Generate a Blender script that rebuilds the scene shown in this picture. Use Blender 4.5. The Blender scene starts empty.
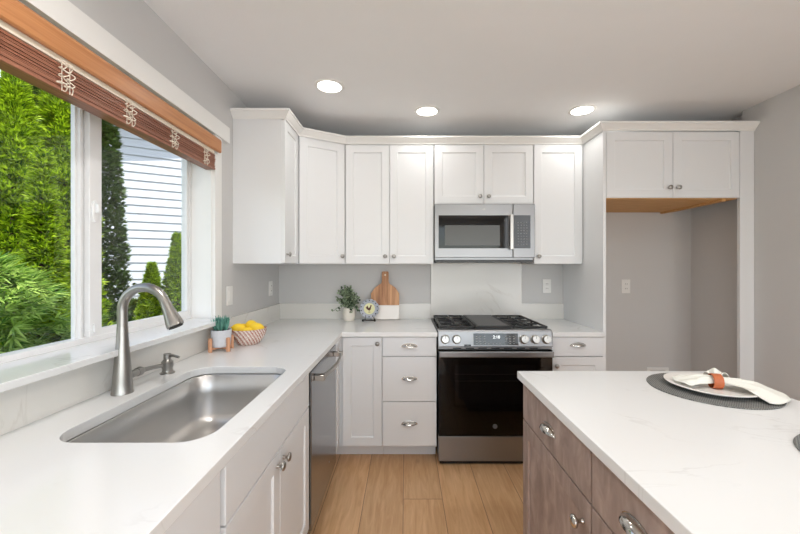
import bpy, bmesh, math, random
from mathutils import Vector, Matrix, noise
random.seed(7)
PI = math.pi
S = bpy.context.scene
C = S.collection
H = 1.35          # camera height
FZ = 0.035        # finished floor level
CT = 0.914        # worktop level

# ------------------------------------------------------------ camera
cd = bpy.data.cameras.new('camera'); cam = bpy.data.objects.new('camera', cd); C.objects.link(cam)
cam.location = (0, 0, H); cam.rotation_euler = (PI/2, 0, 0)
cd.sensor_width = 36; cd.lens = 16.2; cd.shift_x = -5/800; cd.shift_y = 0; cd.clip_start = 0.03
S.camera = cam
# ------------------------------------------------------------ world, sun, lights, exposure
W = bpy.data.worlds.new('world'); S.world = W; W.use_nodes = True
nt = W.node_tree; nt.nodes.clear()
sky = nt.nodes.new('ShaderNodeTexSky'); sky.sky_type = 'NISHITA'; sky.sun_disc = False
sky.sun_elevation = math.radians(52); sky.sun_rotation = math.radians(130); sky.air_density = 1.0; sky.dust_density = 0.6
bg = nt.nodes.new('ShaderNodeBackground'); bg.inputs[1].default_value = 0.40
wo = nt.nodes.new('ShaderNodeOutputWorld')
hs = nt.nodes.new('ShaderNodeHueSaturation'); hs.inputs['Saturation'].default_value = .55
nt.links.new(sky.outputs[0], hs.inputs['Color']); nt.links.new(hs.outputs[0], bg.inputs[0]); nt.links.new(bg.outputs[0], wo.inputs[0])
def light(name, kind, loc, energy, color=(1, 1, 1), aim=None, **kw):
    l = bpy.data.lights.new(name, kind); o = bpy.data.objects.new(name, l); C.objects.link(o)
    o.location = loc; l.energy = energy; l.color = color
    if aim is not None: o.rotation_euler = Vector(aim).to_track_quat('-Z', 'Y').to_euler()
    for k, v in kw.items(): setattr(l, k, v)
    return o
light('sun', 'SUN', (6, -4, 10), 6.0, (1, .96, .9), (-.45, .36, -.80), angle=0.01)
# added fill lamps, unseen: soft light from behind the camera and the right
light('fill_rear', 'AREA', (0.65, -2.45, 0.92), 32, (.90, .955, 1), (0, 1, .05), shape='RECTANGLE', size=3.0, size_y=1.5)
light('fill_side', 'AREA', (2.33, -.85, 1.35), 46, (.90, .955, 1), (-1, .25, 0), shape='RECTANGLE', size=2.4, size_y=2.0)
S.view_settings.view_transform = 'Standard'; S.view_settings.look = 'None'
S.view_settings.exposure = 0.16; S.view_settings.gamma = 1; S.view_settings.use_curve_mapping = False
S.cycles.use_denoising = True; S.cycles.max_bounces = 10; S.cycles.diffuse_bounces = 6
S.cycles.transparent_max_bounces = 12; S.cycles.sample_clamp_indirect = 6; S.cycles.caustics_reflective = False; S.cycles.caustics_refractive = False

# ------------------------------------------------------------ materials
def lin(c):
    return tuple(((v/255)/12.92 if v/255 <= .04045 else ((v/255+.055)/1.055)**2.4) for v in c) + (1,)
def nodemat(name):
    m = bpy.data.materials.new(name); m.use_nodes = True
    return m, m.node_tree, m.node_tree.nodes['Principled BSDF']
def N(t, kind, **kw):
    n = t.nodes.new(kind)
    for k, v in kw.items():
        if k in n.bl_rna.properties.keys(): setattr(n, k, v)
        else: n.inputs[k].default_value = v
    return n
def mat(name, col, rough=.5, metal=0., var=.03, scale=8, bump=0., bscale=200, spec=.5, **kw):
    """plain finish with a little procedural variation"""
    m, t, b = nodemat(name)
    tc = N(t, 'ShaderNodeTexCoord'); nz = N(t, 'ShaderNodeTexNoise', Scale=scale, Detail=3.0)
    t.links.new(tc.outputs['Object'], nz.inputs['Vector'])
    c = lin(col); mx = N(t, 'ShaderNodeMix', data_type='RGBA')
    mx.inputs[6].default_value = tuple(v*(1-var) for v in c[:3])+(1,); mx.inputs[7].default_value = tuple(min(1, v*(1+var)) for v in c[:3])+(1,)
    t.links.new(nz.outputs[0], mx.inputs[0]); t.links.new(mx.outputs[2], b.inputs['Base Color'])
    b.inputs['Roughness'].default_value = rough; b.inputs['Metallic'].default_value = metal
    b.inputs['Specular IOR Level'].default_value = spec
    for k, v in kw.items(): b.inputs[k.replace('_', ' ')].default_value = v
    if bump:
        n2 = N(t, 'ShaderNodeTexNoise', Scale=bscale, Detail=2.0); t.links.new(tc.outputs['Object'], n2.inputs['Vector'])
        bp = N(t, 'ShaderNodeBump', Strength=bump, Distance=.002); t.links.new(n2.outputs[0], bp.inputs['Height'])
        t.links.new(bp.outputs[0], b.inputs['Normal'])
    return m
def emis(name, col, s):
    m = mat(name, col, .5); b = m.node_tree.nodes['Principled BSDF']
    b.inputs['Emission Color'].default_value = lin(col); b.inputs['Emission Strength'].default_value = s
    return m
def steel(name, col, rough, axis='x', aniso=.5):
    m, t, b = nodemat(name)
    tc = N(t, 'ShaderNodeTexCoord'); mp = N(t, 'ShaderNodeMapping')
    mp.inputs['Scale'].default_value = {'x': (1, 60, 300), 'z': (300, 60, 1), 'y': (40, 1, 14)}[axis]
    nz = N(t, 'ShaderNodeTexNoise', Scale=3.0, Detail=3.0)
    t.links.new(tc.outputs['Object'], mp.inputs[0]); t.links.new(mp.outputs[0], nz.inputs['Vector'])
    mr = N(t, 'ShaderNodeMapRange'); mr.inputs[3].default_value = rough*.93; mr.inputs[4].default_value = rough*1.08
    t.links.new(nz.outputs[0], mr.inputs[0]); t.links.new(mr.outputs[0], b.inputs['Roughness'])
    c = lin(col); mx = N(t, 'ShaderNodeMix', data_type='RGBA')
    mx.inputs[6].default_value = tuple(v*.985 for v in c[:3])+(1,); mx.inputs[7].default_value = c
    t.links.new(nz.outputs[0], mx.inputs[0]); t.links.new(mx.outputs[2], b.inputs['Base Color'])
    b.inputs['Metallic'].default_value = 1.0
    return m
def wood(name, c1, c2, rough, sc=(18, 18, 1.2), scale=4, c3=None):
    m, t, b = nodemat(name)
    tc = N(t, 'ShaderNodeTexCoord'); mp = N(t, 'ShaderNodeMapping'); mp.inputs['Scale'].default_value = sc
    nz = N(t, 'ShaderNodeTexNoise', Scale=scale, Detail=6.0, Distortion=.6)
    t.links.new(tc.outputs['Object'], mp.inputs[0]); t.links.new(mp.outputs[0], nz.inputs['Vector'])
    cr = N(t, 'ShaderNodeValToRGB'); cr.color_ramp.elements[0].position = .3; cr.color_ramp.elements[1].position = .7
    cr.color_ramp.elements[0].color = lin(c1); cr.color_ramp.elements[1].color = lin(c2)
    if c3: e = cr.color_ramp.elements.new(.5); e.color = lin(c3)
    t.links.new(nz.outputs[0], cr.inputs[0]); t.links.new(cr.outputs[0], b.inputs['Base Color'])
    bp = N(t, 'ShaderNodeBump', Strength=.15, Distance=.001); t.links.new(nz.outputs[0], bp.inputs['Height']); t.links.new(bp.outputs[0], b.inputs['Normal'])
    b.inputs['Roughness'].default_value = rough
    return m
def quartz(name, col, vein):
    m, t, b = nodemat(name)
    tc = N(t, 'ShaderNodeTexCoord'); mp = N(t, 'ShaderNodeMapping'); mp.inputs['Rotation'].default_value = (0, 0, .5); mp.inputs['Scale'].default_value = (1, 1.7, 1)
    nz = N(t, 'ShaderNodeTexNoise', Scale=1.5, Detail=7.0, Distortion=1.2)
    t.links.new(tc.outputs['Object'], mp.inputs[0]); t.links.new(mp.outputs[0], nz.inputs['Vector'])
    ma = N(t, 'ShaderNodeMath', operation='SUBTRACT'); ma.inputs[1].default_value = .5; t.links.new(nz.outputs[0], ma.inputs[0])
    ab = N(t, 'ShaderNodeMath', operation='ABSOLUTE'); t.links.new(ma.outputs[0], ab.inputs[0])
    mr = N(t, 'ShaderNodeMapRange'); mr.inputs[1].default_value = 0; mr.inputs[2].default_value = .009; mr.inputs[3].default_value = 1; mr.inputs[4].default_value = 0
    t.links.new(ab.outputs[0], mr.inputs[0])
    n2 = N(t, 'ShaderNodeTexNoise', Scale=3.0, Detail=2.0); t.links.new(tc.outputs['Object'], n2.inputs['Vector'])
    m2 = N(t, 'ShaderNodeMapRange'); m2.inputs[1].default_value = .48; m2.inputs[2].default_value = .66; m2.inputs[3].default_value = 0; m2.inputs[4].default_value = .5
    t.links.new(n2.outputs[0], m2.inputs[0])
    mu = N(t, 'ShaderNodeMath', operation='MULTIPLY'); t.links.new(mr.outputs[0], mu.inputs[0]); t.links.new(m2.outputs[0], mu.inputs[1])
    mx = N(t, 'ShaderNodeMix', data_type='RGBA'); mx.inputs[6].default_value = lin(col); mx.inputs[7].default_value = lin(vein)
    t.links.new(mu.outputs[0], mx.inputs[0]); t.links.new(mx.outputs[2], b.inputs['Base Color'])
    b.inputs['Roughness'].default_value = .16
    return m
def glass(name, tint=(1, 1, 1), refl=1.0):
    m = bpy.data.materials.new(name); m.use_nodes = True; t = m.node_tree; t.nodes.clear()
    tr = N(t, 'ShaderNodeBsdfTransparent'); tr.inputs[0].default_value = tint+(1,)
    gl = N(t, 'ShaderNodeBsdfGlossy'); gl.inputs['Roughness'].default_value = .01
    fr = N(t, 'ShaderNodeFresnel', IOR=1.45); mu = N(t, 'ShaderNodeMath', operation='MULTIPLY'); mu.inputs[1].default_value = refl
    mx = N(t, 'ShaderNodeMixShader'); o = N(t, 'ShaderNodeOutputMaterial')
    g = N(t, 'ShaderNodeNewGeometry'); iv = N(t, 'ShaderNodeMath', operation='SUBTRACT'); iv.inputs[0].default_value = 1
    t.links.new(g.outputs['Backfacing'], iv.inputs[1]); m3 = N(t, 'ShaderNodeMath', operation='MULTIPLY')
    t.links.new(fr.outputs[0], mu.inputs[0]); t.links.new(mu.outputs[0], m3.inputs[0]); t.links.new(iv.outputs[0], m3.inputs[1]); t.links.new(m3.outputs[0], mx.inputs[0])
    t.links.new(tr.outputs[0], mx.inputs[1]); t.links.new(gl.outputs[0], mx.inputs[2]); t.links.new(mx.outputs[0], o.inputs[0])
    return m
def leaf(name, c1, c2, rough=.5, trans=.35):
    m, t, b = nodemat(name)
    g = N(t, 'ShaderNodeNewGeometry'); cr = N(t, 'ShaderNodeValToRGB')
    cr.color_ramp.elements[0].color = lin(c1); cr.color_ramp.elements[1].color = lin(c2)
    t.links.new(g.outputs['Random Per Island'], cr.inputs[0]); t.links.new(cr.outputs[0], b.inputs['Base Color'])
    b.inputs['Roughness'].default_value = rough
    tl = N(t, 'ShaderNodeBsdfTranslucent'); t.links.new(cr.outputs[0], tl.inputs[0])
    mx = N(t, 'ShaderNodeMixShader'); mx.inputs[0].default_value = trans
    o = t.nodes['Material Output']; t.links.new(b.outputs[0], mx.inputs[1]); t.links.new(tl.outputs[0], mx.inputs[2]); t.links.new(mx.outputs[0], o.inputs[0])
    return m
def floor_mat():
    m, t, b = nodemat('oak_planks')
    tc = N(t, 'ShaderNodeTexCoord'); mp = N(t, 'ShaderNodeMapping'); mp.inputs['Rotation'].default_value = (0, 0, PI/2); mp.inputs['Location'].default_value = (-.215, .68, 0)
    t.links.new(tc.outputs['Object'], mp.inputs[0])
    br = N(t, 'ShaderNodeTexBrick'); br.offset = .37; br.offset_frequency = 4
    for k, v in {'Scale': 1.0, 'Mortar Size': .0016, 'Mortar Smooth': .1, 'Brick Width': 1.5, 'Row Height': .222, 'Bias': 0.}.items(): br.inputs[k].default_value = v
    br.inputs['Color1'].default_value = (0, 0, 0, 1); br.inputs['Color2'].default_value = (1, 1, 1, 1); br.inputs['Mortar'].default_value = (.5, .5, .5, 1)
    t.links.new(mp.outputs[0], br.inputs[0])
    ad = N(t, 'ShaderNodeVectorMath', operation='ADD'); ml = N(t, 'ShaderNodeVectorMath', operation='SCALE'); ml.inputs[3].default_value = 7.
    t.links.new(br.outputs[0], ml.inputs[0]); t.links.new(tc.outputs['Object'], ad.inputs[0]); t.links.new(ml.outputs[0], ad.inputs[1])
    m2 = N(t, 'ShaderNodeMapping'); m2.inputs['Scale'].default_value = (14, 1.3, 1); t.links.new(ad.outputs[0], m2.inputs[0])
    nz = N(t, 'ShaderNodeTexNoise', Scale=2.6, Detail=8.0, Distortion=.9, Roughness=.6); t.links.new(m2.outputs[0], nz.inputs['Vector'])
    cr = N(t, 'ShaderNodeValToRGB'); cr.color_ramp.elements[0].position = .28; cr.color_ramp.elements[1].position = .72
    cr.color_ramp.elements[0].color = lin((190, 144, 100)); cr.color_ramp.elements[1].color = lin((222, 182, 138))
    t.links.new(nz.outputs[0], cr.inputs[0])
    # knots
    m3 = N(t, 'ShaderNodeMapping'); m3.inputs['Scale'].default_value = (3.2, 1.5, 1); t.links.new(ad.outputs[0], m3.inputs[0])
    vo = N(t, 'ShaderNodeTexVoronoi', Scale=1.6); t.links.new(m3.outputs[0], vo.inputs['Vector'])
    kr = N(t, 'ShaderNodeMapRange'); kr.inputs[1].default_value = .0; kr.inputs[2].default_value = .11; kr.inputs[3].default_value = .55; kr.inputs[4].default_value = 0
    t.links.new(vo.outputs['Distance'], kr.inputs[0])
    k = N(t, 'ShaderNodeMix', data_type='RGBA'); k.inputs[7].default_value = lin((132, 92, 58)); t.links.new(kr.outputs[0], k.inputs[0]); t.links.new(cr.outputs[0], k.inputs[6])
    hs = N(t, 'ShaderNodeHueSaturation'); mr = N(t, 'ShaderNodeMapRange'); mr.inputs[3].default_value = .9; mr.inputs[4].default_value = 1.06
    t.links.new(br.outputs[0], mr.inputs[0]); t.links.new(mr.outputs[0], hs.inputs['Value']); t.links.new(k.outputs[2], hs.inputs['Color'])
    mo = N(t, 'ShaderNodeMix', data_type='RGBA'); mo.inputs[7].default_value = lin((120, 86, 58)); t.links.new(br.outputs[1], mo.inputs[0]); t.links.new(hs.outputs[0], mo.inputs[6])
    t.links.new(mo.outputs[2], b.inputs['Base Color']); b.inputs['Roughness'].default_value = .38
    bp = N(t, 'ShaderNodeBump', Strength=.12, Distance=.001); t.links.new(nz.outputs[0], bp.inputs['Height']); t.links.new(bp.outputs[0], b.inputs['Normal'])
    return m
def bowl_mat():
    m, t, b = nodemat('woven_bowl')
    tc = N(t, 'ShaderNodeTexCoord'); mp = N(t, 'ShaderNodeMapping'); mp.inputs['Scale'].default_value = (1, 1, 1)
    gr = N(t, 'ShaderNodeTexWave', Scale=26.0, Distortion=6.0); gr.inputs['Detail Scale'].default_value = 18.; gr.bands_direction = 'DIAGONAL'
    t.links.new(tc.outputs['Object'], gr.inputs['Vector'])
    cr = N(t, 'ShaderNodeValToRGB'); cr.color_ramp.interpolation = 'CONSTANT'; cr.color_ramp.elements[1].position = .5
    cr.color_ramp.elements[0].color = lin((158, 84, 60)); cr.color_ramp.elements[1].color = lin((240, 234, 226))
    t.links.new(gr.outputs[1], cr.inputs[0]); t.links.new(cr.outputs[0], b.inputs['Base Color']); b.inputs['Roughness'].default_value = .7
    return m
def mat_weave(name, c1, c2):
    m, t, b = nodemat(name)
    tc = N(t, 'ShaderNodeTexCoord'); ck = N(t, 'ShaderNodeTexChecker', Scale=260.0); ck.inputs[1].default_value = lin(c1); ck.inputs[2].default_value = lin(c2)
    t.links.new(tc.outputs['Object'], ck.inputs[0]); t.links.new(ck.outputs[0], b.inputs['Base Color']); b.inputs['Roughness'].default_value = .8
    bp = N(t, 'ShaderNodeBump', Strength=.5, Distance=.001); t.links.new(ck.outputs[1], bp.inputs['Height']); t.links.new(bp.outputs[0], b.inputs['Normal'])
    return m

M = dict(
    white=mat('white_lacquer', (230, 231, 232), .38, var=.01),
    base=mat('white_lacquer_base_shaded', (225, 227, 229), .4, var=.01),  # same cabinet white, toned down for the weaker light low down
    wall=mat('grey_paint', (207, 206, 205), .85, var=.012, bump=.1, bscale=300),
    ceil=mat('ceiling_paint', (240, 240, 240), .9, var=.012, bump=.25, bscale=160),
    trim=mat('trim_paint', (238, 237, 234), .42, var=.01),
    vinyl=mat('white_vinyl', (236, 236, 236), .35, var=.01),
    floor=floor_mat(),
    quartz=quartz('white_quartz', (230, 231, 231), (192, 190, 188)),
    splash=quartz('splash_quartz', (226, 224, 219), (180, 172, 160)),
    steel=steel('brushed_steel', (148, 148, 149), .36, 'x'),
    steelv=mat('sink_steel', (208, 207, 205), .32, 1., var=.015, scale=4),
    steeld=steel('dishwasher_steel', (146, 149, 153), .2, 'y'),
    nickel=mat('brushed_nickel', (170, 167, 162), .28, 1., var=.03),
    faucet=mat('faucet_nickel', (160, 158, 154), .3, 1., var=.03),
    black=mat('black_enamel', (18, 18, 19), .25, var=.05),
    iron=mat('cast_iron', (30, 30, 31), .5, var=.08, bump=.3, bscale=400),
    griddle=mat('griddle_grey', (62, 62, 63), .4, var=.05),
    blackgl=mat('black_glass', (10, 10, 11), .05, var=.02),
    ovengl=glass('oven_glass', (.42, .42, .43), 1.0),
    cavity=mat('oven_cavity', (34, 34, 36), .5),
    mwin=mat('microwave_screen', (84, 84, 82), .22, var=.04, scale=300),
    dark=mat('matte_black', (22, 22, 22), .7),  # plain black for the tub, knob pointers and slots
    chrome=mat('polished_nickel', (198, 195, 190), .14, 1., var=.02),
    key=mat('key_print', (140, 140, 138), .5),
    lcd=emis('display_glow', (235, 240, 240), 1.2),
    wood_isl=wood('island_stained_wood', (136, 119, 111), (176, 157, 148), .5, (30, 5, 2.2), 5, (156, 137, 128)),
    wood_blind=wood('valance_wood', (176, 112, 66), (204, 144, 94), .35, (20, .8, 20), 4),
    wood_slat=wood('slat_wood', (126, 78, 58), (172, 116, 90), .35, (20, .8, 20), 4),
    wood_raw=wood('raw_birch', (196, 146, 86), (216, 170, 110), .6, (2, 20, 10), 3),
    acacia=wood('acacia', (134, 84, 50), (214, 164, 118), .45, (14, 6, 1.2), 2.2, (186, 132, 90)),
    peg=wood('beech', (196, 140, 106), (216, 164, 130), .5, (30, 30, 3), 4),
    cord=mat('cream_cord', (244, 234, 218), .8),
    cream=mat('cream_headrail', (236, 226, 208), .5),
    marble=quartz('marble_board', (236, 228, 220), (200, 190, 184)),
    ceramic=mat('white_ceramic', (240, 238, 234), .25),
    cream_pot=mat('cream_pot', (232, 226, 214), .5),
    concrete=mat('speckled_concrete', (206, 208, 214), .8, var=.12, scale=60),
    soil=mat('soil', (60, 46, 36), .95, var=.2, scale=80),
    lemon=mat('lemon_skin', (246, 208, 40), .4, var=.05, scale=30, bump=.3, bscale=350),
    lemontip=mat('lemon_tip', (120, 90, 30), .6),
    bowl=bowl_mat(),
    succ=leaf('succulent', (44, 104, 90), (110, 168, 150), .5, .1),
    herb=leaf('eucalyptus_leaf', (44, 66, 44), (172, 190, 156), .6, .25),
    stem=mat('green_stem', (86, 100, 60), .7),
    lens=emis('lamp_lens', (255, 250, 240), 6.),
    plate_grey=mat('plate_rim_grey', (176, 180, 190), .35, var=.25, scale=45),
    plate_yel=mat('plate_centre_cream', (230, 226, 176), .4),
    plate_red=mat('rooster_brown', (90, 44, 30), .5),
    blackmetal=mat('black_wire', (24, 22, 22), .5),
    mat_grey=mat_weave('woven_grey', (88, 89, 88), (130, 130, 127)),
    linen=mat('linen', (226, 226, 218), .9, var=.03, scale=60, bump=.3, bscale=260),
    leather=mat('tan_leather', (186, 100, 58), .45, var=.1, scale=40),
    arb=leaf('arborvitae_green', (60, 100, 8), (196, 222, 44), .5, .4),  # yellow sunlit highlights put into the leaf colours
    arbd=leaf('arborvitae_dark_shaded', (42, 62, 22), (88, 112, 48), .6, .3),  # dark copy of the green, with the rear trees' shade put into the colour
    cedar=leaf('cedar_green', (66, 118, 30), (206, 232, 120), .5, .35),
    bark=mat('bark', (84, 62, 46), .9, var=.2, scale=30),
    siding=mat('painted_siding', (182, 185, 191), .6, var=.02),
    roof=mat('grey_shingle', (96, 96, 100), .9, var=.15, scale=30),
    ground=mat('lawn_soil', (76, 92, 48), .95, var=.25, scale=6),
    pane=glass('clear_pane', (.97, .98, .98), 1.0),
    rubber=mat('black_rubber', (26, 26, 26), .7),
)

# ------------------------------------------------------------ helpers
WL = {}
def xform(p, a=0.): return Matrix.Translation(Vector(p)) @ Matrix.Rotation(a, 4, 'Z')
class MB:
    def __init__(s, xf=None): s.bm = bmesh.new(); s.xf = xf or Matrix()
    def face(s, pts):
        try: return s.bm.faces.new([s.bm.verts.new(s.xf @ Vector(p)) for p in pts])
        except ValueError: return None
    def loft(s, rings, closed=True, cap0=False, cap1=False):
        R = [[s.bm.verts.new(s.xf @ Vector(p)) for p in r] for r in rings]
        for a, b in zip(R, R[1:]):
            n = len(a)
            for i in range(n if closed else n-1):
                j = (i+1) % n
                s.bm.faces.new((a[i], a[j], b[j], b[i]))
        if cap0: s.bm.faces.new(R[0][::-1])
        if cap1: s.bm.faces.new(R[-1])
        return s
    def box(s, x0, x1, y0, y1, z0, z1):
        return s.loft([[(x0, y0, z), (x1, y0, z), (x1, y1, z), (x0, y1, z)] for z in (z0, z1)], cap0=True, cap1=True)
    def prism(s, pts, axis, a, b):
        """2-D polygon pulled along an axis; pts are (u,v) in the other two axes in order"""
        def P(u, v, w): return {'x': (w, u, v), 'y': (u, w, v), 'z': (u, v, w)}[axis]
        return s.loft([[P(u, v, w) for u, v in pts] for w in (a, b)], cap0=True, cap1=True)
    def lathe(s, prof, c=(0, 0, 0), axis='z', n=32, cap0=True, cap1=True):
        def P(r, h, t):
            u, v = r*math.cos(t), r*math.sin(t)
            q = {'z': (u, v, h), 'y': (u, h, v), 'x': (h, u, v)}[axis]
            return (q[0]+c[0], q[1]+c[1], q[2]+c[2])
        return s.loft([[P(max(r, 1e-5), h, 2*PI*i/n) for i in range(n)] for r, h in prof], cap0=cap0, cap1=cap1)
    def tube(s, pts, r, n=10, cap=True):
        pts = [Vector(p) for p in pts]; rs = r if isinstance(r, (list, tuple)) else [r]*len(pts)
        up = None; rings = []
        for i, p in enumerate(pts):
            d = (pts[min(i+1, len(pts)-1)] - pts[max(i-1, 0)]).normalized()
            if up is None: up = d.orthogonal().normalized()
            up = (up - d*up.dot(d)); up = up.normalized() if up.length > 1e-6 else d.orthogonal().normalized()
            q = d.cross(up)
            rings.append([p + (up*math.cos(2*PI*k/n) + q*math.sin(2*PI*k/n))*rs[i] for k in range(n)])
        return s.loft(rings, cap0=cap, cap1=cap)
    def ball(s, c, r, n=16, m=10, rot=None):
        rx, ry, rz = r if isinstance(r, (list, tuple)) else (r, r, r); R = rot or Matrix()
        return s.loft([[Vector(c) + R @ Vector((rx*math.sin(PI*(j+.02)/(m+.04))*math.cos(2*PI*i/n), ry*math.sin(PI*(j+.02)/(m+.04))*math.sin(2*PI*i/n), rz*math.cos(PI*(j+.02)/(m+.04)))) for i in range(n)] for j in range(m+1)], cap0=True, cap1=True)
    def build(s, name, m, parent=None, bev=0., smooth=False, solid=0., sub=0, seg=2, ang=35):
        bmesh.ops.recalc_face_normals(s.bm, faces=s.bm.faces)
        vs = [v.co for v in s.bm.verts]
        lo = Vector([min(v[i] for v in vs) for i in range(3)]); hi = Vector([max(v[i] for v in vs) for i in range(3)])
        c = (lo+hi)/2; c.z = lo.z
        bmesh.ops.translate(s.bm, verts=s.bm.verts, vec=-c)
        me = bpy.data.meshes.new(name); s.bm.to_mesh(me); s.bm.free(); me.materials.append(m)
        o = bpy.data.objects.new(name, me); C.objects.link(o)
        if parent is not None: o.parent = parent; o.location = c - WL[parent.name]
        else: o.location = c
        WL[o.name] = c.copy()
        if smooth:
            me.polygons.foreach_set('use_smooth', [True]*len(me.polygons))
            try: me.set_sharp_from_angle(angle=math.radians(ang))
            except Exception: pass
        if solid: mo = o.modifiers.new('solidify', 'SOLIDIFY'); mo.thickness = solid; mo.offset = 0
        if bev: mo = o.modifiers.new('bevel', 'BEVEL'); mo.width = bev; mo.segments = seg; mo.limit_method = 'ANGLE'; mo.angle_limit = math.radians(40)
        if sub: mo = o.modifiers.new('subsurf', 'SUBSURF'); mo.levels = sub; mo.render_levels = sub
        return o
def thing(name, label, cat, loc, group=None):
    o = bpy.data.objects.new(name, None); C.objects.link(o); o.empty_display_size = .05
    o.location = loc; WL[o.name] = Vector(loc); o['label'] = label; o['category'] = cat
    if group: o['group'] = group
    return o
def tag(o, label, cat, group=None, kind=None):
    o['label'] = label; o['category'] = cat
    if group: o['group'] = group
    if kind: o['kind'] = kind
    return o
def struct(o, label, cat='room'):
    o['kind'] = 'structure'; o['label'] = label; o['category'] = cat
    return o
def rrect(x0, x1, y0, y1, r, n=8):
    out = []
    for cx, cy, a in ((x1-r, y1-r, 0), (x0+r, y1-r, PI/2), (x0+r, y0+r, PI), (x1-r, y0+r, 1.5*PI)):
        for i in range(n+1): t = a+PI/2*i/n; out.append((cx+r*math.cos(t), cy+r*math.sin(t)))
    return out
def slab_with_hole(outer, hole, z0, z1):
    mb = MB(); bm = mb.bm
    def loop(pts):
        v = [bm.verts.new((x, y, z0)) for x, y in pts]
        return [bm.edges.new((v[i], v[(i+1) % len(v)])) for i in range(len(v))]
    e = loop(outer) + (loop(hole) if hole else [])
    r = bmesh.ops.triangle_fill(bm, use_beauty=True, edges=e)
    f = [g for g in r['geom'] if isinstance(g, bmesh.types.BMFace)]
    ex = bmesh.ops.extrude_face_region(bm, geom=f)
    bmesh.ops.translate(bm, verts=[g for g in ex['geom'] if isinstance(g, bmesh.types.BMVert)], vec=(0, 0, z1-z0))
    return mb
def text(parent, s, size, m, loc, rot, name='lettering', depth=.0006):
    cu = bpy.data.curves.new(name, 'FONT'); cu.body = s; cu.size = size; cu.align_x = 'CENTER'; cu.align_y = 'CENTER'; cu.extrude = depth
    tmp = bpy.data.objects.new('t', cu); C.objects.link(tmp); bpy.context.view_layer.update()
    me = bpy.data.meshes.new_from_object(tmp.evaluated_get(bpy.context.evaluated_depsgraph_get()))
    bpy.data.objects.remove(tmp); me.materials.clear(); me.materials.append(m)
    o = bpy.data.objects.new(name, me); C.objects.link(o); o.parent = parent
    o.location = Vector(loc) - WL[parent.name]; o.rotation_euler = rot
    return o

# ------------------------------------------------------------ room shell
XL, XR, YB, CZ, YR = -1.07, 2.36, 3.05, 2.44, -2.6
WY0, WY1, WZ0, WZ1 = 0.72, 2.00, 1.047, 2.085        # window opening
struct(MB().box(XL-.2, XR+.25, YR-.2, YB+.15, FZ-.1, FZ).build('floor', M['floor']), 'light oak plank floor', 'floor')
struct(MB().box(XL-.2, XR+.25, YR-.2, YB+.15, CZ, CZ+.15).build('ceiling', M['ceil']), 'pale grey textured ceiling', 'ceiling')
struct(MB().box(XL-.2, XR+.25, YB, YB+.15, FZ, CZ).build('wall_back', M['wall']), 'grey painted back wall', 'wall')
w = MB(); T0 = -1.229
w.box(T0, XL, YR, WY0, FZ, CZ).box(T0, XL, WY1, YB, FZ, CZ).box(T0, XL, WY0, WY1, FZ, WZ0-.001).box(T0, XL, WY0, WY1, WZ1, CZ)
struct(w.build('wall_left', M['wall']), 'grey painted window wall', 'wall')
w = MB(); w.prism([(XR, YR), (XR+.25, YR), (XR+.25, YB), (XR+.065, YB), (XR+.065, 2.52), (XR, 2.52)], 'z', FZ, CZ)
struct(w.build('wall_right', M['wall']), 'grey painted right wall', 'wall')
w = MB()
w.box(XL-.2, -.85, YR-.15, YR, FZ, CZ).box(2.15, XR+.25, YR-.15, YR, FZ, CZ).box(-.85, 2.15, YR-.15, YR, 2.3, CZ)
struct(w.build('wall_rear', M['wall']), 'wall with the glazed doors behind the camera', 'wall')
d = MB().box(-.85, 2.15, YR-.1, YR-.04, FZ, FZ+.06).box(-.85, 2.15, YR-.1, YR-.04, 2.24, 2.3)
for x in (-.85, .62, 2.09): d.box(x, x+.06, YR-.1, YR-.04, FZ+.06, 2.24)
dr = struct(d.build('door_1', M['vinyl']), 'white glazed sliding door', 'door')
MB().box(-.79, .62, YR-.075, YR-.065, FZ+.06, 2.24).build('pane', M['pane'], dr)
MB().box(.68, 2.09, YR-.075, YR-.065, FZ+.06, 2.24).build('pane', M['pane'], dr)

# window --------------------------------------------------------------
XF = -1.18
fr = MB()
def ring(mb, x0, x1, y0, y1, z0, z1, t):
    mb.box(x0, x1, y0, y1, z0, z0+t[0]).box(x0, x1, y0, y1, z1-t[1], z1).box(x0, x1, y0, y0+t[2], z0+t[0], z1-t[1]).box(x0, x1, y1-t[3], y1, z0+t[0], z1-t[1])
ring(fr, -1.228, XF, WY0+.002, WY1-.002, WZ0+.02, WZ1-.001, (.020, .02, .025, .022))
fr.box(-1.224, -1.196, 1.325, 1.337, 1.067, 2.066).box(-1.224, -1.2065, 1.337, 1.375, 1.067, 2.066)
win = struct(fr.build('window_1', M['vinyl'], bev=.002), 'white vinyl sliding window over the sink', 'window')
b_ = MB(); ring(b_, -1.222, -1.206, .745, 1.3245, 1.0672, 2.066, (.020, .014, .014, .009)); fx = b_.build('fixed_sash', M['vinyl'], win, bev=.0015)
MB().box(-1.214, -1.211, .759, 1.3155, 1.0872, 2.052).build('pane', M['pane'], fx)
b_ = MB(); ring(b_, -1.2045, -1.183, 1.350, 1.9755, 1.0675, 2.0635, (.045, .03, .055, .022)); sl = b_.build('sliding_sash', M['vinyl'], win, bev=.002)
MB().box(-1.197, -1.194, 1.405, 1.9535, 1.1125, 2.034).build('pane', M['pane'], sl)
lt = MB(); lt.prism([(1.355+.013*math.cos(t)+.013, 1.56+.042*math.sin(t)) for t in [2*PI*i/20 for i in range(20)]], 'x', -1.183, -1.174).box(-1.174, -1.160, 1.362, 1.374, 1.555, 1.59)
lt.build('latch', M['vinyl'], sl, bev=.003)
MB().box(-1.183, -1.176, 1.362, 1.376, 1.10, 1.135).build('sash_lock', M['vinyl'], sl, bev=.002)
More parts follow.
